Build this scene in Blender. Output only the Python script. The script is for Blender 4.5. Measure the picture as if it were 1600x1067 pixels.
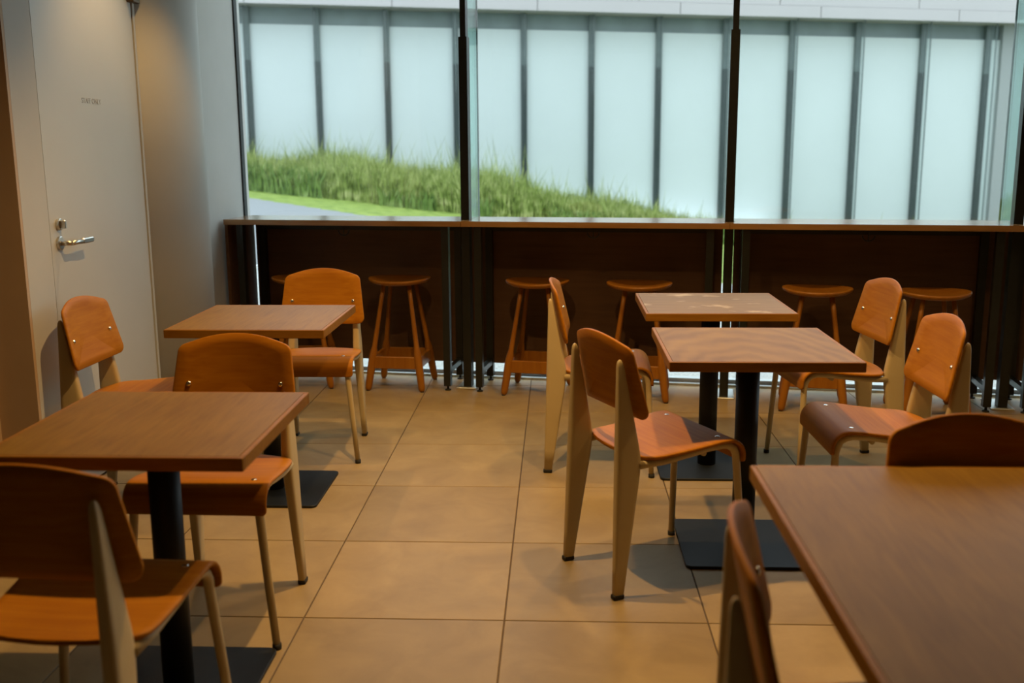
import bpy, math, random
from mathutils import Vector, Matrix
random.seed(7)
for o in list(bpy.data.objects): bpy.data.objects.remove(o)
scene = bpy.context.scene
C = scene.collection
R = math.radians

# ------------------------------------------------------------------ camera
F_PX, CAM_H, PITCH, YAW, ROLL = 1590.57, 1.3833, .1905, .0452, -.0064
fw = Vector((-math.sin(YAW)*math.cos(PITCH), math.cos(YAW)*math.cos(PITCH), -math.sin(PITCH)))
rt0 = Vector((math.cos(YAW), math.sin(YAW), 0)); up0 = rt0.cross(fw)
rt = rt0*math.cos(ROLL) + up0*math.sin(ROLL); up = up0*math.cos(ROLL) - rt0*math.sin(ROLL)
cd = bpy.data.cameras.new('camera'); cam = bpy.data.objects.new('camera', cd); C.objects.link(cam)
cd.sensor_width = 36; cd.lens = F_PX/1600*36; cd.clip_end = 300; cd.clip_start = .05
m = Matrix((rt, up, -fw)).transposed().to_4x4(); m.translation = (0, 0, CAM_H); cam.matrix_world = m
cd.dof.use_dof = True; cd.dof.focus_distance = 4.1; cd.dof.aperture_fstop = 2.8
scene.camera = cam

# ------------------------------------------------------------------ sky, exposure
w = bpy.data.worlds.new('overcast'); scene.world = w; w.use_nodes = True
bg = w.node_tree.nodes['Background']; bg.inputs[0].default_value = (.80, .93, 1.0, 1); bg.inputs[1].default_value = 2.6
vs = scene.view_settings
vs.view_transform = 'Standard'; vs.look = 'None'; vs.exposure = 0; vs.gamma = 1; vs.use_curve_mapping = False
WARM = (1.0, .60, .22)
# ceiling spots: x, y, watts, opening in degrees
SPOTS = [(-.38, 3.10, 203, 120), (.55, 3.15, 92, 110), (-1.57, 4.40, 72, 76), (.60, 4.70, 73, 110), (2.0, 3.3, 80, 110)]
CEIL = 2.85

# ------------------------------------------------------------------ materials
MATS = {}
def nodes(name):
    mt = bpy.data.materials.new(name); mt.use_nodes = True; nt = mt.node_tree
    return mt, nt, nt.nodes['Principled BSDF']
def plain(name, col, rough=.5, metal=0, bump=0, scale=40, var=.08, spec=.5, coat=0):
    mt, nt, b = nodes(name); N, L = nt.nodes, nt.links
    tc = N.new('ShaderNodeTexCoord'); nz = N.new('ShaderNodeTexNoise'); nz.inputs['Scale'].default_value = scale
    nz.inputs['Detail'].default_value = 4; L.new(tc.outputs['Object'], nz.inputs['Vector'])
    rp = N.new('ShaderNodeValToRGB'); L.new(nz.outputs['Fac'], rp.inputs[0])
    rp.color_ramp.elements[0].position = .3; rp.color_ramp.elements[1].position = .7
    rp.color_ramp.elements[0].color = tuple(c*(1-var) for c in col)+(1,)
    rp.color_ramp.elements[1].color = tuple(min(1, c*(1+var)) for c in col)+(1,)
    L.new(rp.outputs[0], b.inputs['Base Color'])
    b.inputs['Roughness'].default_value = rough; b.inputs['Metallic'].default_value = metal
    b.inputs['Specular IOR Level'].default_value = spec; b.inputs['Coat Weight'].default_value = coat
    if bump:
        bp = N.new('ShaderNodeBump'); bp.inputs['Strength'].default_value = bump; bp.inputs['Distance'].default_value = .002
        L.new(nz.outputs['Fac'], bp.inputs['Height']); L.new(bp.outputs[0], b.inputs['Normal'])
    MATS[name] = mt; return mt
def wood(name, dark, light, rough=.38, axis=0, scale=9, stretch=14, rings=0, coat=0, spec=.5, spots=0):
    """veneer: long stretched grain along one object axis, with slow tone changes and a per-piece shade"""
    mt, nt, b = nodes(name); N, L = nt.nodes, nt.links
    tc = N.new('ShaderNodeTexCoord'); mp = N.new('ShaderNodeMapping'); L.new(tc.outputs['Object'], mp.inputs[0])
    oi = N.new('ShaderNodeObjectInfo'); cx = N.new('ShaderNodeCombineXYZ')
    mu = N.new('ShaderNodeMath'); mu.operation = 'MULTIPLY'; mu.inputs[1].default_value = 37
    L.new(oi.outputs['Random'], mu.inputs[0])
    for i in range(3): L.new(mu.outputs[0], cx.inputs[i])
    L.new(cx.outputs[0], mp.inputs['Location'])
    sc = [scale*stretch]*3; sc[axis] = scale; mp.inputs['Scale'].default_value = sc
    nz = N.new('ShaderNodeTexNoise'); nz.inputs['Scale'].default_value = 1; nz.inputs['Detail'].default_value = 5
    nz.inputs['Roughness'].default_value = .6; nz.inputs['Distortion'].default_value = .4 + rings
    L.new(mp.outputs[0], nz.inputs['Vector'])
    n2 = N.new('ShaderNodeTexNoise'); n2.inputs['Scale'].default_value = 3.2; n2.inputs['Detail'].default_value = 2
    L.new(tc.outputs['Object'], n2.inputs['Vector'])
    mx = N.new('ShaderNodeMath'); mx.operation = 'MULTIPLY_ADD'; mx.inputs[1].default_value = .55
    L.new(nz.outputs['Fac'], mx.inputs[0])
    m3 = N.new('ShaderNodeMath'); m3.operation = 'MULTIPLY'; m3.inputs[1].default_value = .45; L.new(n2.outputs['Fac'], m3.inputs[0])
    L.new(m3.outputs[0], mx.inputs[2])
    rp = N.new('ShaderNodeValToRGB'); L.new(mx.outputs[0], rp.inputs[0])
    rp.color_ramp.elements[0].position = .36; rp.color_ramp.elements[1].position = .64
    rp.color_ramp.elements[0].color = (*dark, 1); rp.color_ramp.elements[1].color = (*light, 1)
    out = rp.outputs[0]
    if spots:
        n4 = N.new('ShaderNodeTexNoise'); n4.inputs['Scale'].default_value = 7; n4.inputs['Detail'].default_value = 6
        L.new(tc.outputs['Object'], n4.inputs['Vector'])
        r4 = N.new('ShaderNodeValToRGB'); r4.color_ramp.elements[0].position = .58; r4.color_ramp.elements[1].position = .72
        r4.color_ramp.elements[0].color = (0, 0, 0, 1); r4.color_ramp.elements[1].color = (spots,)*3+(1,)
        L.new(n4.outputs['Fac'], r4.inputs[0])
        mc = N.new('ShaderNodeMix'); mc.data_type = 'RGBA'; L.new(r4.outputs[0], mc.inputs[0])
        L.new(out, mc.inputs[6]); mc.inputs[7].default_value = (.62, .50, .34, 1); out = mc.outputs[2]
    L.new(out, b.inputs['Base Color'])
    b.inputs['Roughness'].default_value = rough; b.inputs['Coat Weight'].default_value = coat
    b.inputs['Coat Roughness'].default_value = .15; b.inputs['Specular IOR Level'].default_value = spec
    bp = N.new('ShaderNodeBump'); bp.inputs['Strength'].default_value = .08; bp.inputs['Distance'].default_value = .001
    L.new(nz.outputs['Fac'], bp.inputs['Height']); L.new(bp.outputs[0], b.inputs['Normal'])
    MATS[name] = mt; return mt
def glass(name, tint, base=.035, rough=0):
    mt = bpy.data.materials.new(name); mt.use_nodes = True; nt = mt.node_tree; N, L = nt.nodes, nt.links
    N.remove(N['Principled BSDF']); out = N['Material Output']
    tr = N.new('ShaderNodeBsdfTransparent'); tr.inputs[0].default_value = (*tint, 1)
    gl = N.new('ShaderNodeBsdfGlossy'); gl.inputs['Roughness'].default_value = rough
    lw = N.new('ShaderNodeLayerWeight'); lw.inputs[0].default_value = .5
    pw = N.new('ShaderNodeMath'); pw.operation = 'POWER'; pw.inputs[1].default_value = 5; L.new(lw.outputs['Facing'], pw.inputs[0])
    ad = N.new('ShaderNodeMath'); ad.operation = 'MULTIPLY_ADD'; ad.inputs[1].default_value = 1-base; ad.inputs[2].default_value = base
    L.new(pw.outputs[0], ad.inputs[0])
    mx = N.new('ShaderNodeMixShader'); L.new(ad.outputs[0], mx.inputs[0]); L.new(tr.outputs[0], mx.inputs[1]); L.new(gl.outputs[0], mx.inputs[2])
    L.new(mx.outputs[0], out.inputs[0]); MATS[name] = mt; return mt
def tile_mat():
    mt, nt, b = nodes('tile'); N, L = nt.nodes, nt.links
    tc = N.new('ShaderNodeTexCoord'); oi = N.new('ShaderNodeObjectInfo')
    vm = N.new('ShaderNodeVectorMath'); vm.operation = 'ADD'; L.new(tc.outputs['Object'], vm.inputs[0])
    mu = N.new('ShaderNodeMath'); mu.operation = 'MULTIPLY'; mu.inputs[1].default_value = 53; L.new(oi.outputs['Random'], mu.inputs[0])
    L.new(mu.outputs[0], vm.inputs[1])
    nz = N.new('ShaderNodeTexNoise'); nz.inputs['Scale'].default_value = 5; nz.inputs['Detail'].default_value = 7; nz.inputs['Roughness'].default_value = .6
    nz.inputs['Distortion'].default_value = .6; L.new(vm.outputs[0], nz.inputs['Vector'])
    rp = N.new('ShaderNodeValToRGB'); L.new(nz.outputs['Fac'], rp.inputs[0])
    e = rp.color_ramp.elements; e[0].position = .28; e[1].position = .74
    e[0].color = (.258, .182, .086, 1); e[1].color = (.36, .265, .128, 1)
    hv = N.new('ShaderNodeHueSaturation'); L.new(rp.outputs[0], hv.inputs['Color'])
    mr = N.new('ShaderNodeMapRange'); mr.inputs[3].default_value = .9; mr.inputs[4].default_value = 1.08
    L.new(oi.outputs['Random'], mr.inputs[0]); L.new(mr.outputs[0], hv.inputs['Value'])
    L.new(hv.outputs[0], b.inputs['Base Color']); b.inputs['Roughness'].default_value = .48; b.inputs['Specular IOR Level'].default_value = .28
    bp = N.new('ShaderNodeBump'); bp.inputs['Strength'].default_value = .06; bp.inputs['Distance'].default_value = .002
    L.new(nz.outputs['Fac'], bp.inputs['Height']); L.new(bp.outputs[0], b.inputs['Normal']); MATS['tile'] = mt
def grass_mat(name, c0, c1, c2):
    mt, nt, b = nodes(name); N, L = nt.nodes, nt.links
    tc = N.new('ShaderNodeTexCoord'); nz = N.new('ShaderNodeTexNoise'); nz.inputs['Scale'].default_value = 7; nz.inputs['Detail'].default_value = 8
    L.new(tc.outputs['Object'], nz.inputs['Vector']); rp = N.new('ShaderNodeValToRGB'); L.new(nz.outputs['Fac'], rp.inputs[0])
    e = rp.color_ramp.elements; e[0].position = .36; e[1].position = .66; e[0].color = (*c0, 1); e[1].color = (*c2, 1)
    k = e.new(.5); k.color = (*c1, 1)
    L.new(rp.outputs[0], b.inputs['Base Color']); b.inputs['Roughness'].default_value = .7
    b.inputs['Specular IOR Level'].default_value = .2; MATS[name] = mt
tile_mat()
plain('grout', (.10, .07, .05), .9)
plain('plaster', (.44, .435, .415), .75, var=.02, scale=6)
plain('door_paint', (.475, .47, .445), .42, var=.015, scale=5)
plain('warm_lit_end', (.42, .30, .20), .7, var=.04, scale=5)  # white wall's end: weak warm lamp light put into this brown
plain('back_wall', (.24, .22, .20), .8, var=.05, scale=3)
plain('ceiling_paint', (.52, .50, .47), .9, var=.03, scale=3)
plain('opening_shade', (.012, .010, .008), .8)  # near-black colour stands in for the shade inside an opening
wood('chair_ply', (.295, .102, .004), (.410, .165, .009), rough=.52, axis=0, scale=3, stretch=22, coat=0, spec=.13)
wood('table_veneer', (.150, .075, .008), (.218, .120, .016), rough=.5, axis=1, scale=4, stretch=12, rings=1.0, spec=.14)
wood('table_worn', (.150, .084, .016), (.222, .134, .034), rough=.5, axis=0, scale=6, stretch=12, spots=.6, spec=.16)
def arched(name, dark, light):
    mt, nt, b = nodes(name); N, L = nt.nodes, nt.links
    tc = N.new('ShaderNodeTexCoord'); mp = N.new('ShaderNodeMapping'); L.new(tc.outputs['Object'], mp.inputs[0])
    mp.inputs['Location'].default_value = (.25, 1.15, 0); mp.inputs['Scale'].default_value = (4.2, 1.5, 1)
    wv = N.new('ShaderNodeTexWave'); wv.wave_type = 'RINGS'; wv.rings_direction = 'Z'; wv.inputs['Scale'].default_value = 1.5
    wv.inputs['Distortion'].default_value = 7; wv.inputs['Detail'].default_value = 4; wv.inputs['Detail Scale'].default_value = 1.1
    L.new(mp.outputs[0], wv.inputs['Vector'])
    nz = N.new('ShaderNodeTexNoise'); nz.inputs['Scale'].default_value = 6; nz.inputs['Detail'].default_value = 5; L.new(tc.outputs['Object'], nz.inputs['Vector'])
    ma = N.new('ShaderNodeMath'); ma.operation = 'MULTIPLY_ADD'; ma.inputs[1].default_value = .26; L.new(wv.outputs['Fac'], ma.inputs[0])
    mm = N.new('ShaderNodeMath'); mm.operation = 'MULTIPLY'; mm.inputs[1].default_value = .78; L.new(nz.outputs['Fac'], mm.inputs[0]); L.new(mm.outputs[0], ma.inputs[2])
    rp = N.new('ShaderNodeValToRGB'); L.new(ma.outputs[0], rp.inputs[0]); rp.color_ramp.elements[0].position = .25; rp.color_ramp.elements[1].position = .8
    rp.color_ramp.elements[0].color = (*dark, 1); rp.color_ramp.elements[1].color = (*light, 1)
    L.new(rp.outputs[0], b.inputs['Base Color']); b.inputs['Roughness'].default_value = .5; b.inputs['Specular IOR Level'].default_value = .14
    MATS[name] = mt
arched('table_arched', (.145, .072, .008), (.235, .135, .022))
wood('edge_band', (.19, .078, .007), (.27, .122, .014), rough=.5, axis=0, scale=6, stretch=10, spec=.14)
wood('counter_wood', (.30, .145, .045), (.43, .235, .085), rough=.2, axis=0, scale=3, stretch=16, coat=.6)
wood('stool_wood', (.26, .092, .008), (.36, .145, .015), rough=.36, axis=2, scale=4, stretch=10, coat=.05, spec=.25)
wood('dark_panel', (.085, .042, .020), (.125, .065, .033), rough=.5, axis=0, scale=3, stretch=14, spec=.3)
plain('cream_steel', (.47, .37, .20), .42, var=.03, scale=12)
plain('black_steel', (.010, .012, .011), .38, var=.2)
plain('table_steel', (.006, .007, .007), .5, var=.2, spec=.3)
plain('rubber', (.012, .011, .010), .7)
plain('chrome', (.72, .72, .70), .18, metal=1, var=.05)
plain('satin_steel', (.55, .54, .50), .32, metal=1, var=.05)
plain('bronze', (.10, .07, .045), .4, metal=.6)
plain('letter_grey', (.34, .33, .30), .6)
plain('aluminium', (.60, .63, .63), .35, metal=.7, var=.04)
plain('gasket', (.02, .025, .025), .6)
plain('gravel', (.50, .51, .49), .9, bump=1, scale=55, var=.3)
plain('asphalt', (.25, .26, .275), .9, bump=.4, scale=60, var=.12)
plain('frosted_glass', (.555, .61, .615), .35, var=.015, scale=1.2)
plain('facade_post', (.10, .13, .13), .4, var=.1, scale=2)
plain('facade_post_dark', (.035, .05, .05), .4, var=.1, scale=2)
plain('transom', (.17, .22, .22), .35, var=.15, scale=2)
plain('fascia', (.43, .40, .405), .5, var=.02, scale=1)
plain('fascia_shadow_gap', (.3, .32, .33), .6)
plain('grey_render', (.31, .33, .33), .7, var=.05)
glass('clear_glass', (.97, .99, .985))
glass('fin_glass', (.80, .955, .93), base=.05)
grass_mat('tall_grass', (.10, .14, .03), (.27, .34, .085), (.50, .52, .22))
grass_mat('weed_green', (.09, .15, .035), (.15, .23, .055), (.23, .30, .10))
grass_mat('lawn', (.17, .24, .05), (.23, .31, .065), (.29, .36, .09))
grass_mat('low_bounce_dark', (.10, .13, .04), (.15, .19, .06), (.20, .24, .08))  # dark tones picked to weaken ground bounce on the facade
M = MATS

# ------------------------------------------------------------------ mesh helpers
class MB:
    def __init__(s): s.v = []; s.f = []; s.sm = []
    def add(s, vs_, fs, smooth=False):
        o = len(s.v); s.v += [tuple(p) for p in vs_]; s.f += [[i+o for i in f] for f in fs]; s.sm += [smooth]*len(fs)
    def box(s, x0, x1, y0, y1, z0, z1, b=0):
        if b <= 0:
            s.add([(x, y, z) for z in (z0, z1) for y in (y0, y1) for x in (x0, x1)],
                  [(0, 2, 3, 1), (4, 5, 7, 6), (0, 1, 5, 4), (2, 6, 7, 3), (0, 4, 6, 2), (1, 3, 7, 5)]); return
        poly = [(x0+b, y0), (x1-b, y0), (x1, y0+b), (x1, y1-b), (x1-b, y1), (x0+b, y1), (x0, y1-b), (x0, y0+b)]
        def ring(z, k):
            cx, cy = (x0+x1)/2, (y0+y1)/2
            return [(x-(b*k if x > cx else -b*k), y-(b*k if y > cy else -b*k), z) for x, y in poly]
        rs = [ring(z0, .8), ring(z0+b, 0), ring(z1-b, 0), ring(z1, .8)]
        s.loft(rs, cap=True)
    def loft(s, rings, cap=True, closed=True, smooth=False):
        n = len(rings[0]); vs_ = [p for r in rings for p in r]; fs = []
        for k in range(len(rings)-1):
            for i in range(n if closed else n-1):
                j = (i+1) % n; fs.append((k*n+i, k*n+j, (k+1)*n+j, (k+1)*n+i))
        s.add(vs_, fs, smooth)
        if cap:
            o = len(s.v)-len(vs_); s.f += [[o+i for i in reversed(range(n))], [o+(len(rings)-1)*n+i for i in range(n)]]; s.sm += [False]*2
    def tube(s, pts, rad, seg=12, cap=True):
        pts = [Vector(p) for p in pts]; rr = rad if isinstance(rad, (list, tuple)) else [rad]*len(pts)
        rings = []; prev = None
        for i, p in enumerate(pts):
            d = (pts[min(i+1, len(pts)-1)]-pts[max(i-1, 0)]).normalized()
            if prev is None:
                a = Vector((1, 0, 0)) if abs(d.x) < .9 else Vector((0, 1, 0)); n1 = d.cross(a).normalized()
            else: n1 = (prev-d*prev.dot(d)).normalized()
            prev = n1; n2 = d.cross(n1)
            rings.append([tuple(p+(n1*math.cos(t)+n2*math.sin(t))*rr[i]) for t in (2*math.pi*k/seg for k in range(seg))])
        s.loft(rings, cap, smooth=True)
    def lathe(s, prof, c=(0, 0), seg=28, smooth=True):
        s.loft([[(c[0]+r*math.cos(2*math.pi*k/seg), c[1]+r*math.sin(2*math.pi*k/seg), z) for k in range(seg)] for r, z in prof], True, smooth=smooth)
    def prism(s, poly, z0, z1):
        n = len(poly); s.add([(x, y, z0) for x, y in poly]+[(x, y, z1) for x, y in poly],
              [tuple(reversed(range(n))), tuple(range(n, 2*n))]+[(i, (i+1) % n, n+(i+1) % n, n+i) for i in range(n)])
    def mesh(s, name, mat):
        me = bpy.data.meshes.new(name); me.from_pydata(s.v, [], s.f)
        for p, k in zip(me.polygons, s.sm): p.use_smooth = k
        me.materials.append(M[mat]); me.validate(); me.update(); return me
    def build(s, name, mat, parent=None, loc=None, rz=0):
        o = bpy.data.objects.new(name, s.mesh(name, mat)); C.objects.link(o)
        if parent: o.parent = parent
        if loc: o.location = loc
        if rz: o.rotation_euler.z = rz
        return o
def empty(name, loc=(0, 0, 0), rz=0, parent=None):
    o = bpy.data.objects.new(name, None); C.objects.link(o); o.location = loc; o.rotation_euler.z = rz; o.empty_display_size = .1
    if parent: o.parent = parent
    return o
def tag(o, label, cat, group=None):
    o['label'] = label; o['category'] = cat
    if group: o['group'] = group
    return o
def struct(o, label=None):
    o['kind'] = 'structure'
    if label: o['label'] = label
    return o
def copy_tree(o, parent=None):
    c = o.copy(); C.objects.link(c); c.parent = parent
    for ch in list(o.children): copy_tree(ch, c)
    return c
def rrect(x0, x1, y0, y1, r, k=5):
    pts = []
    for cx, cy, a in ((x1-r, y0+r, -90), (x1-r, y1-r, 0), (x0+r, y1-r, 90), (x0+r, y0+r, 180)):
        for i in range(k+1): t = R(a+90*i/k); pts.append((cx+r*math.cos(t), cy+r*math.sin(t)))
    return pts

# window wall frame: u along the glass, n outwards
A = R(8.4); UX, UY = math.cos(A), -math.sin(A); NX, NY = math.sin(A), math.cos(A)
def W(u, n, z=0): return (u*UX+n*NX, u*UY+n*NY, z)
MULL = (-1.352, .104, 1.545, 2.99, 4.44)
GL = 5.955                                    # glass plane
XW = -1.95                                    # left wall plane

# ------------------------------------------------------------------ floor
fb = MB()
fb.prism([(-4.2, -5.2), (6.6, -5.2)] + [W(6.0, GL-.01)[:2], W(-2.9, GL-.01)[:2], (-4.2, 6.75)], -.15, -.004)
floor = struct(fb.build('floor', 'grout'), 'large square beige floor tiles with thin dark joints')
def clip(poly, a, b, c):                      # keep a*x+b*y<=c
    out = []
    for i, p in enumerate(poly):
        q = poly[(i+1) % len(poly)]; dp = a*p[0]+b*p[1]-c; dq = a*q[0]+b*q[1]-c
        if dp <= 0: out.append(p)
        if dp*dq < 0: t = dp/(dp-dq); out.append((p[0]+t*(q[0]-p[0]), p[1]+t*(q[1]-p[1])))
    return out
T = .6; J = .0022
tb = MB(); h = T/2-J; b_ = .0012
tb.loft([[(-h, -h, -.012), (h, -h, -.012), (h, h, -.012), (-h, h, -.012)], [(-h, -h, -b_), (h, -h, -b_), (h, h, -b_), (-h, h, -b_)],
         [(-h+b_, -h+b_, 0), (h-b_, -h+b_, 0), (h-b_, h-b_, 0), (-h+b_, h-b_, 0)]])
tile_me = tb.mesh('tile', 'tile')
for i in range(-6, 7):
    for j in range(-5, 9):
        x0 = -.7548+T*j; y0 = 2.8037+T*i
        poly = [(x0+J, y0+J), (x0+T-J, y0+J), (x0+T-J, y0+T-J), (x0+J, y0+T-J)]
        full = list(poly)
        poly = clip(poly, NX, NY, 5.875)
        if y0+T > 3.66:
            if y0 > 3.2: poly = clip(poly, -1, 0, -(XW+.002)) if poly else poly
        if len(poly) < 3: continue
        if poly == full:
            o = bpy.data.objects.new('tile', tile_me); C.objects.link(o); o.location = (x0+T/2, y0+T/2, 0); o.parent = floor
        else:
            xs = [p[0] for p in poly]
            if max(xs)-min(xs) < .01: continue
            mb = MB(); mb.prism([(p[0]-x0-T/2, p[1]-y0-T/2) for p in poly], -.012, 0)
            mb.build('tile', 'tile', floor, (x0+T/2, y0+T/2, 0))

# ------------------------------------------------------------------ walls, ceiling, column, door
mb = MB(); D0, D1, DT = 3.848, 4.775, 2.05
mb.box(XW-.15, XW, 3.65, D0-.007, 0, CEIL); mb.box(XW-.15, XW, D1+.028, 6.42, 0, CEIL)
mb.box(XW-.15, XW, D0-.007, D1+.028, DT+.004, CEIL)
struct(mb.build('wall_left', 'plaster'), 'white plaster wall with the staff door, running up to the window')
mb = MB(); mb.box(XW-.152, XW-.0005, 3.632, 3.65, 0, CEIL); mb.box(XW-.19, XW-.152, 3.60, 3.65, 0, CEIL)
struct(mb.build('trim_1', 'warm_lit_end'), 'end of the white wall at the far left, its dim warm light painted in as brown')
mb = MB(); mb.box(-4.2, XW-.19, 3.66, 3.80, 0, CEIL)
struct(mb.build('wall_recess', 'opening_shade'), 'near-black wall painted as the shade of an opening at the far left edge')
mb = MB(); mb.lathe([(.4, 0), (.4, CEIL)], (-2.187, 5.122), 64)
struct(mb.build('column', 'plaster'), 'smooth round white column between the staff door and the window')
mb = MB(); mb.box(XW-.09, XW-.002, D0, D1, .008, DT)
door = struct(mb.build('door_1', 'door_paint'), 'plain off-white flush door lettered for staff')
mb = MB()
mb.box(XW-.1, XW+.004, D1+.006, D1+.026, 0, DT+.02)
struct(mb.build('trim_2', 'door_paint', None), 'slim off-white frame strip along the hinge side of the door')
# lever handle
hd = MB(); hy, hz = 3.912, 1.017
ring = lambda x, r: [(x, hy+r*math.cos(t), hz+r*math.sin(t)) for t in (2*math.pi*k/24 for k in range(24))]
hd.loft([ring(XW-.002, .027), ring(XW+.007, .027), ring(XW+.009, .024)], smooth=False)
hd.tube([(XW+.006, hy, hz), (XW+.05, hy, hz)], .0095, 14)
hd.tube([(XW+.05, hy-.006, hz), (XW+.053, hy+.04, hz+.001), (XW+.053, hy+.08, hz)], [.0095, .0095, .010], 14)
hb = hd.build('handle', 'satin_steel', door)
lv = MB(); lv.box(XW+.043, XW+.064, hy+.075, hy+.165, hz-.009, hz+.012, .004); lv.build('lever', 'satin_steel', hb)
db = MB(); hz2 = 1.09; hy = 3.915
ring = lambda x, r: [(x, hy+r*math.cos(t), hz2+r*math.sin(t)) for t in (2*math.pi*k/24 for k in range(24))]
db.loft([ring(XW-.002, .023), ring(XW+.008, .023), ring(XW+.010, .020)])
d1 = db.build('deadbolt', 'satin_steel', door)
db = MB(); db.box(XW+.008, XW+.030, hy-.006, hy+.006, hz2-.016, hz2+.016, .002); db.build('thumb_turn', 'satin_steel', d1)
hg = MB(); hg.box(XW-.005, XW+.03, 4.735, 4.812, 2.032, 2.10, .003); ho = hg.build('hinge', 'bronze', door)
hg = MB(); hg.tube([(XW+.02, 4.818, 2.036), (XW+.02, 4.818, 2.10)], .007); hg.build('hinge_pin', 'chrome', ho)
# lettering
tcu = bpy.data.curves.new('txt', 'FONT'); tcu.body = 'STAFF ONLY'; tcu.size = .031; tcu.extrude = .0004
tob = bpy.data.objects.new('txt', tcu); C.objects.link(tob)
bpy.context.view_layer.update()
me = bpy.data.meshes.new_from_object(tob.evaluated_get(bpy.context.evaluated_depsgraph_get()))
bpy.data.objects.remove(tob)
xs = [v.co.x for v in me.vertices]; sx = .178/(max(xs)-min(xs)); x0 = min(xs)
for v in me.vertices:
    x, y, z = v.co; v.co = (XW-.0015+z, 4.208+(x-x0)*sx, 1.565+y)
me.materials.clear(); me.materials.append(M['letter_grey'])
lo = bpy.data.objects.new('lettering', me); C.objects.link(lo); lo.parent = door; lo['label'] = 'small grey STAFF ONLY lettering'
mb = MB(); mb.prism([(-4.35, -5.35), (6.75, -5.35)] + [W(6.1, GL+.05)[:2], W(-2.95, GL+.05)[:2], (-4.35, 6.75)], CEIL, CEIL+.15)
struct(mb.build('ceiling', 'ceiling_paint'))
mb = MB(); mb.box(-4.35, 6.75, -5.35, -5.2, -.1, CEIL); struct(mb.build('wall_back', 'back_wall'))
mb = MB(); mb.box(6.6, 6.75, -5.2, 5.2, -.1, CEIL); struct(mb.build('wall_right', 'back_wall'))
mb = MB(); mb.box(-4.35, -4.2, -5.2, 3.7, -.1, CEIL); struct(mb.build('wall_far_left', 'back_wall'))

# ------------------------------------------------------------------ window wall (local x = u, y = n)
win = struct(empty('window_1', (0, 0, 0), -A), 'floor-to-ceiling glass wall with slim black steel posts')
def wp(mb, name, mat, parent=win): return mb.build(name, mat, parent)
edges = [-2.845] + list(MULL[:4]) + [MULL[4]]
for a_, b2 in zip(edges[:-1], edges[1:]):
    mb = MB(); mb.box(a_+.004, b2-.004, GL-.006, GL+.006, .02, CEIL); wp(mb, 'pane', 'clear_glass')
for u_ in MULL:
    mb = MB(); mb.box(u_-.0035, u_+.0035, GL-.008, GL+.008, .02, CEIL); wp(mb, 'joint_seal', 'gasket')
    mb = MB(); mb.box(u_-.006, u_+.006, 5.665, GL-.012, .975, CEIL); wp(mb, 'glass_fin', 'fin_glass')
    mb = MB(); mb.box(u_-.006, u_+.006, 5.872, GL-.012, .03, .9745); wp(mb, 'glass_fin', 'fin_glass')
    mb = MB(); mb.box(u_-.0235, u_+.0235, 5.60, 5.662, 0, 1.965); mb.box(u_-.016, u_+.016, 5.607, 5.662, 1.965, CEIL)
    p_ = wp(mb, 'mullion', 'black_steel')
    mb = MB(); mb.box(u_-.062, u_+.056, 5.575, 5.80, 0, .007, .002); wp(mb, 'base_plate', 'aluminium', p_)
mb = MB(); mb.box(-2.85, 4.5, 5.875, 5.905, -.01, .012); mb.box(-2.85, 4.5, 5.93, 5.985, -.01, .03); wp(mb, 'sill_track', 'aluminium')
mb = MB(); mb.box(-2.85, 4.5, 5.905, 5.93, -.01, .006); wp(mb, 'track_groove', 'gasket')
mb = MB(); mb.box(-2.865, -2.838, GL-.02, GL+.02, 0, CEIL); wp(mb, 'side_frame', 'gasket')

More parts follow.
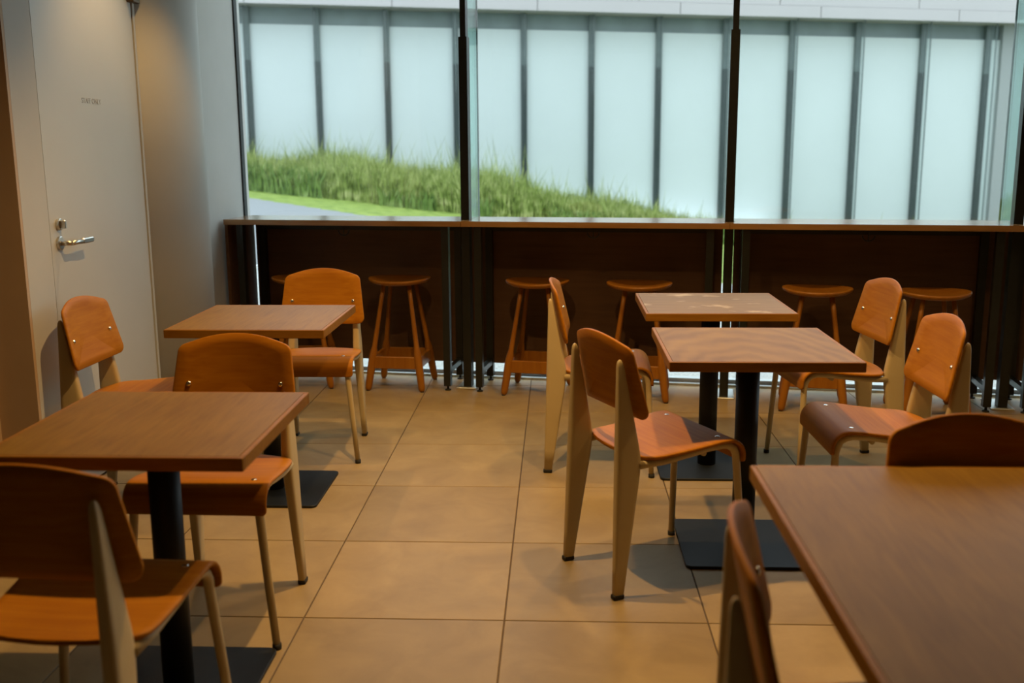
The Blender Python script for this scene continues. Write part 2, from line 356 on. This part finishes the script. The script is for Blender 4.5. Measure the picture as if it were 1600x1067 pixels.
# ------------------------------------------------------------------ window counters
TOPZ = .972
units = [(-2.765, MULL[0], 'left counter unit ending at the white wall', 'dark-panelled standing counter by the white wall, leftmost of three'),
         (MULL[0], MULL[1], 'mid', 'dark-panelled standing counter between the two central window posts'),
         (MULL[1], MULL[2], 'right', 'dark-panelled standing counter at the right, behind the two turned chairs'),
         (MULL[2], MULL[3], 'far right', 'dark-panelled standing counter cut off by the right edge of the picture')]
for k, (u0, u1, _, lab) in enumerate(units):
    un = tag(empty('window_counter', W((u0+u1)/2, 5.675), -A), lab, 'counter', 'standing counters along the window')
    cu = (u0+u1)/2; L0 = u0-cu+(.002 if k == 0 else .001); L1 = u1-cu-.001
    mb = MB()
    z0 = TOPZ-.03
    # top notched round the steel posts
    n0, n1 = 5.49-5.675, 5.865-5.675; pn0, pn1, pw_ = 5.597-5.675, 5.668-5.675, .026
    poly = [(L0, n0), (L1, n0), (L1, pn0), (L1-pw_, pn0), (L1-pw_, pn1), (L1, pn1), (L1, n1)]
    poly += [(L0, n1)] if k == 0 else [(L0, n1), (L0, pn1), (L0+pw_, pn1), (L0+pw_, pn0), (L0, pn0)]
    mb.prism(poly, z0, TOPZ); mb.build('counter_top', 'counter_wood', un)
    mb = MB(); mb.box(L0+(.029, .033, .031, .008)[k], L1-(.008, .027, .034, .034)[k], 5.852-5.675, 5.864-5.675, .10, z0-.001); mb.build('back_panel', 'dark_panel', un)
    if k == 0:
        mb = MB(); mb.box(L0+.001, L0+.019, 5.50-5.675, 5.855-5.675, .03, z0-.001); mb.build('end_panel', 'dark_panel', un)
    lx = [L0+(.085 if k == 0 else .088), L1-.098]
    for x in lx:
        for nn in (5.533, 5.828):
            mb = MB(); mb.box(x-.02, x+.02, nn-5.675-.02, nn-5.675+.02, .028, z0-.0005); lg = mb.build('leg', 'black_steel', un)
            mb = MB(); mb.lathe([(.007, .006), (.007, .03)], (x, nn-5.675), 10); mb.lathe([(.018, 0), (.018, .005), (.012, .008)], (x, nn-5.675), 16)
            mb.build('foot', 'rubber', lg)
        mb = MB(); mb.box(x-.016, x+.016, 5.553-5.675, 5.808-5.675, .10, .13); mb.build('rail', 'black_steel', un)
    mb = MB(); mb.box(lx[0]+.021, lx[1]-.021, 5.815-5.675, 5.845-5.675, z0-.05, z0-.0008); mb.build('rail', 'black_steel', un)
    # double bag hook under the top
    hx = {0: .0, 1: .001, 2: -.01, 3: 0}[k]; hn = 5.56-5.675
    mb = MB(); mb.lathe([(.016, z0-.004), (.016, z0-.0005)], (hx, hn), 14)
    mb.tube([(hx, hn, z0-.002), (hx, hn, z0-.058)], .0035, 8)
    arc = [(hx+.031*math.sin(t), hn, z0-.033-.028*math.cos(t)) for t in (R(a) for a in range(-95, 96, 19))]
    mb.tube(arc, .004, 8); mb.build('bag_hook', 'black_steel', un)

# ------------------------------------------------------------------ stools
def make_stool():
    root = empty('bar_stool')
    mb = MB(); rings = []
    S = 40
    prof = [(.30, .600), (.62, .601), (.86, .608), (.972, .618), (1.0, .627), (.99, .6335), (.95, .635), (.70, .624), (.40, .617), (.12, .615)]
    for fr, z in prof:
        ring = []
        for k in range(S):
            t = 2*math.pi*k/S; x = .181*fr*math.cos(t); y = .168*fr*math.sin(t)
            ring.append((x, y, z+.006*(math.cos(t)**2)*(fr**2)-.004*(math.sin(t)**2)*fr**3))
        rings.append(ring)
    mb.loft(rings, smooth=True); mb.build('seat', 'stool_wood', root)
    def lp(sx, sy, z): k = .160-.085*(z/.60); return (sx*k, sy*k*1.02, z)
    for sx in (-1, 1):
        for sy in (-1, 1):
            mb = MB(); zz = [.004, .012, .03, .16, .20, .225, .25, .36, .50, .604]; rr = [.012, .017, .020, .0235, .0235, .0205, .0150, .0130, .0118, .0125]
            mb.tube([lp(sx, sy, z) for z in zz], rr, 14); lg = mb.build('leg', 'stool_wood', root)
            mb = MB(); p = lp(sx, sy, 0); mb.lathe([(.011, 0), (.011, .005)], p[:2], 12); mb.build('foot_pad', 'rubber', lg)
    za, zb = .128, .198; q = lp(1, 1, .158); qx, qy = q[0], q[1]
    for s in (-1, 1):
        mb = MB(); mb.box(-qx+.012, qx-.012, s*qy-.009, s*qy+.009, za, zb, .003); mb.build('stretcher', 'stool_wood', root)
        mb = MB(); mb.box(s*qx-.009, s*qx+.009, -qy+.012, qy-.012, za, zb, .003); mb.build('stretcher', 'stool_wood', root)
    return root
stool = make_stool()
stools = [(-2.325, 5.575, 14, 'round wooden stool half hidden behind the chair at the left rear table'),
          (-1.75, 5.615, 2, 'round wooden stool standing alone, wholly in view under the left counter'),
          (-.943, 5.62, -3, 'round wooden stool behind the cream steel legs of the chair in profile'),
          (-.37, 5.59, 2, 'round wooden stool behind the rear right table, its seat left of the table top'),
          (.567, 5.52, -4, 'round wooden stool right of the rear right table, seat wholly in view'),
          (1.14, 5.485, 6, 'round wooden stool behind the two turned chairs, rightmost of the row')]
for i, (u_, n_, a_, lab) in enumerate(stools):
    o = stool if i == 0 else copy_tree(stool)
    o.location = W(u_, n_); o.rotation_euler.z = -A+R(a_); tag(o, lab, 'stool', 'wooden stools along the counter')

# ------------------------------------------------------------------ tables
def make_table(name, loc, wx, wy, label, top='table_veneer', base=.44, rz=0):
    root = tag(empty(name, (loc[0], loc[1], 0), rz), label, 'table', 'wooden cafe tables')
    hx, hy = wx/2, wy/2; z0, z1 = .688, .72; e = .012
    mb = MB(); mb.box(-hx+e, hx-e, -hy+e, hy-e, z0+.002, z1); tp = mb.build('tabletop', top, root)
    for (a, b, c, d) in ((-hx, hx, -hy, -hy+e), (-hx, hx, hy-e, hy), (-hx, -hx+e, -hy+e, hy-e), (hx-e, hx, -hy+e, hy-e)):
        mb = MB(); mb.box(a, b, c, d, z0, z1-.0004, .0018); mb.build('edge_strip', 'edge_band', tp)
    mb = MB(); mb.lathe([(.039, .010), (.039, .676)], (0, 0), 32); mb.build('column', 'table_steel', root)
    h2 = base/2
    def rr(i, z): return [(x, y, z) for x, y in rrect(-h2+i, h2-i, -h2+i, h2-i, .022)]
    mb = MB(); mb.loft([rr(0, 0), rr(0, .008), rr(.002, .010)]); mb.build('base_plate', 'table_steel', root)
    mb = MB(); mb.box(-.14, .14, -.14, .14, .676, z0+.001, .002); mb.build('mounting_plate', 'table_steel', root)
    return root
make_table('cafe_table', (.650, 3.412), .604, .612, 'square wooden table in front of the right pair, with a pale arched grain', 'table_arched')
make_table('cafe_table', (.655, 4.318), .602, .578, 'square wooden table nearest the window on the right, with worn pale marks on top', 'table_worn')
make_table('cafe_table', (-1.158, 3.950), .600, .602, 'square wooden table at the left rear, in front of the staff door')
make_table('cafe_table', (-.982, 2.395), .600, .602, 'square wooden table in the left foreground, its left corner cut off', base=.41)
make_table('cafe_table', (.880, 1.472), .950, 1.200, 'large wooden table top filling the lower right corner', base=.34)

# ------------------------------------------------------------------ chairs (local +Y is the front)
def outline_back():
    pts = []
    def corner(cx, cz, r, a0, a1, k=6):
        for i in range(k+1): t = R(a0+(a1-a0)*i/k); pts.append((cx+r*math.cos(t), cz+r*math.sin(t)))
    corner(.165, .596, .030, -90, 8)
    corner(.146, .763, .030, 8, 72)
    for i in range(1, 14):
        s = .150*(1-2*i/14); pts.append((s, .8205-.030*(s/.155)**2))
    corner(-.146, .763, .030, 108, 172)
    corner(-.165, .596, .030, 172, 270)
    return pts
def sheet(outline, centre, front, thick, rings=(1, .8, .55, .28), bevel=.0025, flip=1):
    """plywood sheet: outline in 2D, front(s, t) -> 3D point, thickness along the local normal"""
    n = len(outline); mb = MB()
    def nrm(s, t):
        e = .002; p = Vector(front(s, t)); a = Vector(front(s+e, t))-p; b = Vector(front(s, t+e))-p
        return a.cross(b).normalized()*flip
    def pt(q, d): return tuple(Vector(front(*q))+nrm(*q)*d)
    def scaled(k): return [(centre[0]+(x-centre[0])*k, centre[1]+(y-centre[1])*k) for x, y in outline]
    rr = [[pt(q, 0) for q in scaled(k)] for k in reversed(rings)]          # inside -> edge, top face
    ins = []
    sc = 1-bevel/.17
    top = [[pt(q, 0) for q in scaled(k*sc)] for k in reversed(rings)]
    mid = [[pt(q, -bevel) for q in scaled(1)], [pt(q, -thick+bevel) for q in scaled(1)]]
    bot = [[pt(q, -thick) for q in scaled(k*sc)] for k in rings]
    allr = top+mid+bot; mb.loft(allr, cap=False, smooth=True)
    o = 0; c0 = len(mb.v); mb.v += [pt(centre, 0), pt(centre, -thick)]
    for i in range(n):
        j = (i+1) % n; mb.f.append([c0, j, i]); mb.sm.append(True)
        k = (len(allr)-1)*n; mb.f.append([c0+1, k+i, k+j]); mb.sm.append(True)
    return mb
def interp(tab, x):
    if x <= tab[0][0]: return tab[0][1]
    for (a, b), (c, d) in zip(tab[:-1], tab[1:]):
        if x <= c: t = (x-a)/(c-a); return b+(d-b)*t
    return tab[-1][1]
def back_pt(s, t): return (s, -.178-.20*(t-.6)+.85*s*s+.010, t)
def bolt(mb, p, nr, r, hgt, seg=12):
    nr = Vector(nr).normalized(); a = nr.cross(Vector((0, .3, 1))).normalized(); b = nr.cross(a); p = Vector(p)
    rings = [[tuple(p+nr*hh+(a*math.cos(t)+b*math.sin(t))*rr) for t in (2*math.pi*k/seg for k in range(seg))]
             for rr, hh in ((r, -.002), (r, hgt*.25), (r*.8, hgt*.7), (r*.4, hgt*.95))]
    mb.loft(rings, smooth=True)
# seat: arc-length like profile in y, then the waterfall front
SP = [(-.170, .450), (-.12, .447), (-.05, .446), (.02, .452), (.08, .462), (.13, .4715), (.165, .474)]
def seat_pt(s, t):
    # t runs from the rear (-.17) to the front (.16) and on round the lip (to .27)
    if t <= .165:
        z = interp(SP, t); y = t
    else:
        q = t-.165; r = .058; a = min(q/r, R(86)); y = .165+r*math.sin(a); z = .474-r*(1-math.cos(a))
        if q/r > R(86): z -= q-r*R(86)
    return (s, y, z+.20*s*s*max(0, 1-abs(t)/.17)-.002)
def outline_seat():
    pts = []
    def corner(cx, cy, r, a0, a1, k=6):
        for i in range(k+1): t = R(a0+(a1-a0)*i/k); pts.append((cx+r*math.cos(t), cy+r*math.sin(t)))
    for i in range(1, 10): s = -.13+.26*i/10; pts.append((s, -.168+.022*(s/.14)**2))
    corner(.135, -.092, .052, -80, 0)
    for t in (-.03, .03, .08, .13): pts.append((.187+.014*(t+.09)/.22, t))
    for t in (.16, .185, .20, .215, .23, .245): pts.append((.2015, t))
    corner(.1895, .2665, .012, 0, 90, 5)
    for i in range(1, 10): s = .15*(1-2*i/10); pts.append((s, .2785))
    corner(-.1895, .2665, .012, 90, 180, 5)
    for t in (.245, .23, .215, .20, .185, .16): pts.append((-.2015, t))
    for t in (.13, .08, .03, -.03): pts.append((-.187-.014*(t+.09)/.22, t))
    corner(-.135, -.092, .052, 180, 260)
    return pts
def seat_mesh():
    """grid mesh of the seat so that the dish and the rolled front edge are smooth"""
    out = outline_seat(); mb = MB()
    ts = [-.1675, -.160, -.150, -.14, -.125, -.11, -.09, -.07, -.03, .03, .08, .12, .145, .165, .176, .187, .198, .209, .220, .231, .242, .252, .260, .2675, .272, .2755, .2778]
    def halfw(t):
        best = 0
        for i, p in enumerate(out):
            q = out[(i+1) % len(out)]
            if (p[1]-t)*(q[1]-t) <= 0 and p[1] != q[1]:
                x = p[0]+(q[0]-p[0])*(t-p[1])/(q[1]-p[1]); best = max(best, abs(x))
        return best
    cols = [-1, -.985, -.9, -.7, -.45, -.2, 0, .2, .45, .7, .9, .985, 1]; nc = len(cols); th = .0105
    def nrm(s, t):
        e = .002; p = Vector(seat_pt(s, t)); return (Vector(seat_pt(s+e, t))-p).cross(Vector(seat_pt(s, t+e))-p).normalized()
    top = []; bot = []
    for t in ts:
        hw = max(halfw(t), .02)
        for c in cols:
            s = hw*c; nn = nrm(s, t); p = Vector(seat_pt(s, t)); d = .002 if abs(c) == 1 else 0
            top.append(tuple(p-nn*d)); bot.append(tuple(p-nn*(th-d)))
    o = len(top); fs = []
    nt_ = len(ts)
    for k in range(nt_-1):
        for c in range(nc-1):
            a = k*nc+c; fs.append((a, a+1, a+nc+1, a+nc)); fs.append((o+a, o+a+nc, o+a+nc+1, o+a+1))
        a = k*nc; fs.append((a, a+nc, o+a+nc, o+a)); a = k*nc+nc-1; fs.append((a, o+a, o+a+nc, a+nc))
    for c in range(nc-1):
        fs.append((c, o+c, o+c+1, c+1)); a = (nt_-1)*nc+c; fs.append((a, a+1, o+a+1, o+a))
    mb.add(top+bot, fs, True); return mb
def make_chair():
    root = empty('plywood_chair')
    st = seat_mesh().build('seat', 'chair_ply', root)
    for s in (-1, 1):
        mb = MB(); p = seat_pt(s*.148, .148); bolt(mb, p, (0, 0, 1), .008, .0022); mb.build('bolt', 'chrome', st)
    bk = sheet(outline_back(), (0, .685), back_pt, .0105, flip=-1).build('backrest', 'chair_ply', root)
    for s in (-1, 1):
        mb = MB(); p = back_pt(s*.1435, .67); bolt(mb, (p[0], p[1]+.0002, p[2]), (-s*.2, -1 if False else 1, .2), .0085, .006); mb.build('bolt', 'chrome', bk)
    # folded sheet steel rear legs
    yr = [(0, -.236), (.745, -.219)]
    yf = [(0, -.203), (.02, -.200), (.38, -.146), (.42, -.142), (.455, -.143), (.50, -.151), (.745, -.201)]
    th = [(0, .022), (.40, .034), (.46, .034), (.745, .017)]
    for s in (-1, 1):
        rings = []
        for z in (.014, .10, .20, .30, .36, .40, .425, .45, .475, .52, .60, .68, .73, .742, .749, .752):
            zz = min(z, .745); y0, y1, t = interp(yr, zz), interp(yf, zz), interp(th, zz); k = 1
            if z > .735: k = {.742: .86, .749: .55, .752: .2}[z]
            cy, hy, ht = (y0+y1)/2, (y1-y0)/2*k, t/2*k; cx = s*(.168-.023*zz/.75)
            ring = []
            for i in range(20):
                a = 2*math.pi*(i+.5)/20; ca, sa = math.cos(a), math.sin(a)
                ring.append((cx+ht*math.copysign(abs(sa)**.55, sa), cy+hy*math.copysign(abs(ca)**.30, ca), z))
            rings.append(ring)
        mb = MB(); mb.loft(rings, smooth=True); lg = mb.build('leg', 'cream_steel', root)
        mb = MB(); mb.box(s*.168-.0125, s*.168+.0125, -.2385, -.201, 0, .016, .003); mb.build('foot_cap', 'rubber', lg)
        # bent tube: side rail under the seat running into the front leg
        x = lambda y, z: s*(.164+.012*(y+.15)/.3) if z > .40 else s*(.176+.036*(.40-z)/.40)
        pts = [(-.150, .420), (-.06, .424), (.04, .438), (.09, .447), (.150, .4505), (.173, .446), (.190, .434), (.199, .417), (.203, .395), (.212, .20), (.2195, .012)]
        mb = MB(); mb.tube([(x(y, z), y, z) for y, z in pts], [.0125]*8+[.0125, .0118, .0108], 14)
        lg = mb.build('leg', 'cream_steel', root)
        mb = MB(); mb.lathe([(.0125, 0), (.0130, .004), (.0130, .016)], (s*.2117, .2203), 14); mb.build('foot_cap', 'rubber', lg)
    mb = MB(); mb.tube([(-.166, -.105, .421), (.166, -.105, .421)], .0115, 12); mb.build('crossbar', 'cream_steel', root)
    mb = MB(); mb.tube([(-.170, .085, .430), (.170, .085, .430)], .0095, 12); mb.build('crossbar', 'cream_steel', root)
    return root
chair = make_chair()
CH = [(.186, 4.359, -1.9, 'plywood chair in profile with cream legs, left of the worn-topped table'),
      (.310, 3.209, 26.5, 'plywood chair seen from behind, angled in the centre aisle left of the front right table'),
      (1.197, 4.324, 186.5, 'plywood chair facing left, right of the table nearest the window'),
      (1.103, 3.404, 181.4, 'plywood chair facing left with bright orange seat, right of the front right table'),
      (-1.099, 4.525, -89.0, 'plywood chair facing the camera behind the left rear table, nearest the window'),
      (-.991, 2.834, -91.0, 'plywood chair facing the camera, pushed in behind the left foreground table'),
      (-1.640, 3.806, -2.0, 'plywood chair facing right in front of the staff door'),
      (-.980, 1.951, 87.1, 'dark plywood chair seen from behind in the lower left corner'),
      (.483, 1.476, -8.1, 'blurred plywood chair back at the left side of the large table'),
      (.874, 1.914, -90.0, 'plywood chair back rising behind the far edge of the large table')]
for i, (x, y, hd_, lab) in enumerate(CH):
    o = chair if i == 0 else copy_tree(chair)
    o.location = (x, y, 0); o.rotation_euler.z = R(hd_-90); tag(o, lab, 'chair', 'plywood chairs with cream steel legs')

# ------------------------------------------------------------------ ceiling lamps
for i, (x, y, pw, sp) in enumerate(SPOTS):
    fx = tag(empty('ceiling_downlight', (x, y, CEIL)), 'small round recessed ceiling spotlight above the tables', 'downlight', 'ceiling spotlights')
    mb = MB(); mb.loft([[(r*math.cos(2*math.pi*k/24), r*math.sin(2*math.pi*k/24), z) for k in range(24)] for r, z in ((.055, 0), (.055, -.006), (.042, -.008), (.040, -.002))], cap=False, smooth=True)
    mb.build('trim_ring', 'satin_steel', fx)
    ld = bpy.data.lights.new('spot', 'SPOT'); ld.energy = pw; ld.color = WARM; ld.spot_size = R(sp); ld.spot_blend = .7; ld.shadow_soft_size = .025
    lo = bpy.data.objects.new('lamp', ld); C.objects.link(lo); lo.parent = fx; lo.location = (0, 0, -.03)

# ------------------------------------------------------------------ outside
def sstep(a, b, x): t = max(0, min(1, (x-a)/(b-a))); return t*t*(3-2*t)
def ground(x, y):
    zb = max(-.22, .349-.115*(x+1.45)); zb = min(zb, 1.6)
    return -.09+(zb+.09)*sstep(7.0, 13.0, y) + .04*max(0, min(3.2, y-15.3))*sstep(3, -4, x)
def terrain(name, mat, label, cat, inside, x0, x1, y0, y1, st, dz=0, kind=None):
    mb = MB(); nx = int((x1-x0)/st); ny = int((y1-y0)/st)
    vs_ = [(x0+i*st, y0+j*st, ground(x0+i*st, y0+j*st)+dz) for j in range(ny+1) for i in range(nx+1)]
    fs = [(j*(nx+1)+i, j*(nx+1)+i+1, (j+1)*(nx+1)+i+1, (j+1)*(nx+1)+i) for j in range(ny) for i in range(nx) if inside(x0+(i+.5)*st, y0+(j+.5)*st)]
    mb.add(vs_, fs, True); o = mb.build(name, mat); o['label'] = label; o['kind'] = 'structure'
    return o
edge = lambda x: 14.1-.43*(x+4.2)
is_road = lambda x, y: edge(x)-3.6 < y < edge(x) and x < .4
is_pave = lambda x, y: (y > 6.05-.148*x) and y < 10.6 and not is_road(x, y)
terrain('paving', 'gravel', 'pale gravel strip outside the window', 'gravel', is_pave, -9, 18, 3.8, 10.8, .2)
terrain('low_bounce_ground', 'low_bounce_dark', 'unseen dark ground added to weaken light bounced onto the glass building', 'ground', lambda x, y: y >= 10.6 and x > 4, 4, 20, 10.6, 21, .2)  # out of view, added dark so less light bounces up
terrain('lawn', 'lawn', 'bright mown grass verge below the tall grass', 'lawn', lambda x, y: y >= 10.6 and x <= 4 and not is_road(x, y), -14, 4.2, 10.6, 19.4, .2)
terrain('road', 'asphalt', 'grey path rising to the left outside', 'path', is_road, -14, 2, 8, 19, .1, .01)
def blades(name, mat, label, n, gen):
    mb = MB()
    for _ in range(n):
        x, y, hgt, wd = gen()
        z = ground(x, y)-.02; a = random.uniform(0, math.tau); lean = hgt*random.uniform(.1, .45); dx, dy = math.cos(a)*lean, math.sin(a)*lean
        b2 = random.uniform(-.7, .7); px, py = wd*math.cos(b2), wd*math.sin(b2)
        o = len(mb.v)
        mb.v += [(x-px, y-py, z), (x+px, y+py, z), (x-px*.7+dx*.35, y-py*.7+dy*.35, z+hgt*.55), (x+px*.7+dx*.35, y+py*.7+dy*.35, z+hgt*.55), (x+dx, y+dy, z+hgt)]
        mb.f += [[o, o+1, o+3, o+2], [o+2, o+3, o+4]]; mb.sm += [False]*2
    o = mb.build(name, mat); o['kind'] = 'stuff'; o['label'] = label; o['category'] = 'grass'; return o
def gen_tall():
    while True:
        x = random.uniform(-7.5, 6.0); y = random.uniform(15.55, 18.2)
        den = 1 if x < 1.0 else max(.05, 1-(x-1.0)/2.2)
        if random.random() < den: break
    f = sstep(3.4, -1.0, x)
    return x, y, random.triangular(.22, .84, .46)*(.5+.5*f)*(1.0 if y < 16.8 else .9)*(random.uniform(1.2, 1.75) if random.random() < .045 else 1)*(.88+.26*math.sin(x*1.9+y)*math.sin(x*.8+2)), random.uniform(.003, .009)
blades('tall_grass', 'tall_grass', 'tall feathery wild grass on the bank outside', 52000, gen_tall)
def gen_weed():
    while True:
        x = random.uniform(-7.5, 3.0); y = random.uniform(15.45, 15.8)
        if math.sin(x*2.3)+math.sin(x*5.1+1) > .1 or x < -3.6: break
    return x, y, random.uniform(.15, .42)*(1.2 if x < -3.4 else .8), random.uniform(.014, .03)
blades('weeds', 'weed_green', 'darker leafy weeds at the foot of the tall grass', 2600, gen_weed)

# building across the way: local x along the facade, y away from us
FA = R(6); bld = tag(empty('glass_building', (-5.589, 18.724, 0), FA), 'low building across the path with frosted pale turquoise glass panels', 'building')
MOD = 1.25
def ez(x): return 3.835-.0238*x                # underside of the eave
def tz(x): return 3.56-.0210*x                # top of the frosted panels
def slab(mb, x0, x1, y0, y1, za0, za1, zb0, zb1):   # sloping box: bottom z at x0/x1, top z at x0/x1
    mb.add([(x0, y0, za0), (x1, y0, za1), (x1, y1, za1), (x0, y1, za0), (x0, y0, zb0), (x1, y0, zb1), (x1, y1, zb1), (x0, y1, zb0)],
           [(0, 3, 2, 1), (4, 5, 6, 7), (0, 1, 5, 4), (1, 2, 6, 5), (2, 3, 7, 6), (3, 0, 4, 7)])
BZ = -.6
for k in range(-4, 12):
    x0, x1 = k*MOD+.012, (k+1)*MOD-.012
    if k == 11: x1 = 11*MOD+.25
    mb = MB(); slab(mb, x0, x1, .10, .125, BZ, BZ, tz(x0), tz(x1)); mb.build('panel', 'frosted_glass', bld)
    mb = MB(); slab(mb, x0, x1, .16, .19, tz(x0), tz(x1), ez(x0)+.1, ez(x1)+.1); mb.build('transom_panel', 'transom', bld)
for k in range(-4, 12):
    x = k*MOD
    mb = MB(); slab(mb, x-.055, x+.055, .03, .097, BZ, BZ, 2.92-.02*x, 2.92-.02*x); p_ = mb.build('post', 'facade_post_dark', bld)
    mb = MB(); slab(mb, x-.055, x+.055, .03, .097, 2.92-.02*x, 2.92-.02*x, ez(x)+.1, ez(x)+.1); mb.build('post_head', 'facade_post', p_)
    mb = MB(); slab(mb, x-.008, x+.008, -.22, .028, BZ, BZ, ez(x)+.05, ez(x)+.05); mb.build('glass_fin', 'clear_glass', bld)
    mb = MB(); slab(mb, x-.010, x+.010, -.235, -.22, BZ, BZ, ez(x)+.05, ez(x)+.05); mb.build('fin_edge', 'facade_post', bld) if k >= 7 else None
mb = MB(); slab(mb, 11*MOD+.25, 11*MOD+6, .0, .3, BZ, BZ, ez(14)+.1, ez(20)+.1); mb.build('end_wall', 'grey_render', bld)
mb = MB(); slab(mb, -5.5, 20, .3, .5, BZ, BZ, 4.3, 3.9); mb.build('core_wall', 'grey_render', bld)
for r_, (z0, z1, off, pitch) in enumerate(((0, .20, .5, 2.55), (.205, .95, -.25, 2.55))):
    x = -5.5+off
    while x < 20:
        xa, xb = x+.006, x+pitch-.006
        mb = MB(); slab(mb, xa, xb, -.55+.01*r_, -.50, ez(xa)+z0, ez(xb)+z0, ez(xa)+z1, ez(xb)+z1); mb.build('fascia_panel', 'fascia', bld); x += pitch
mb = MB(); slab(mb, -5.6, 20.2, -.50, 1.0, ez(-5.6)+.02, ez(20.2)+.02, ez(-5.6)+.94, ez(20.2)+.94); mb.build('eave', 'fascia', bld)
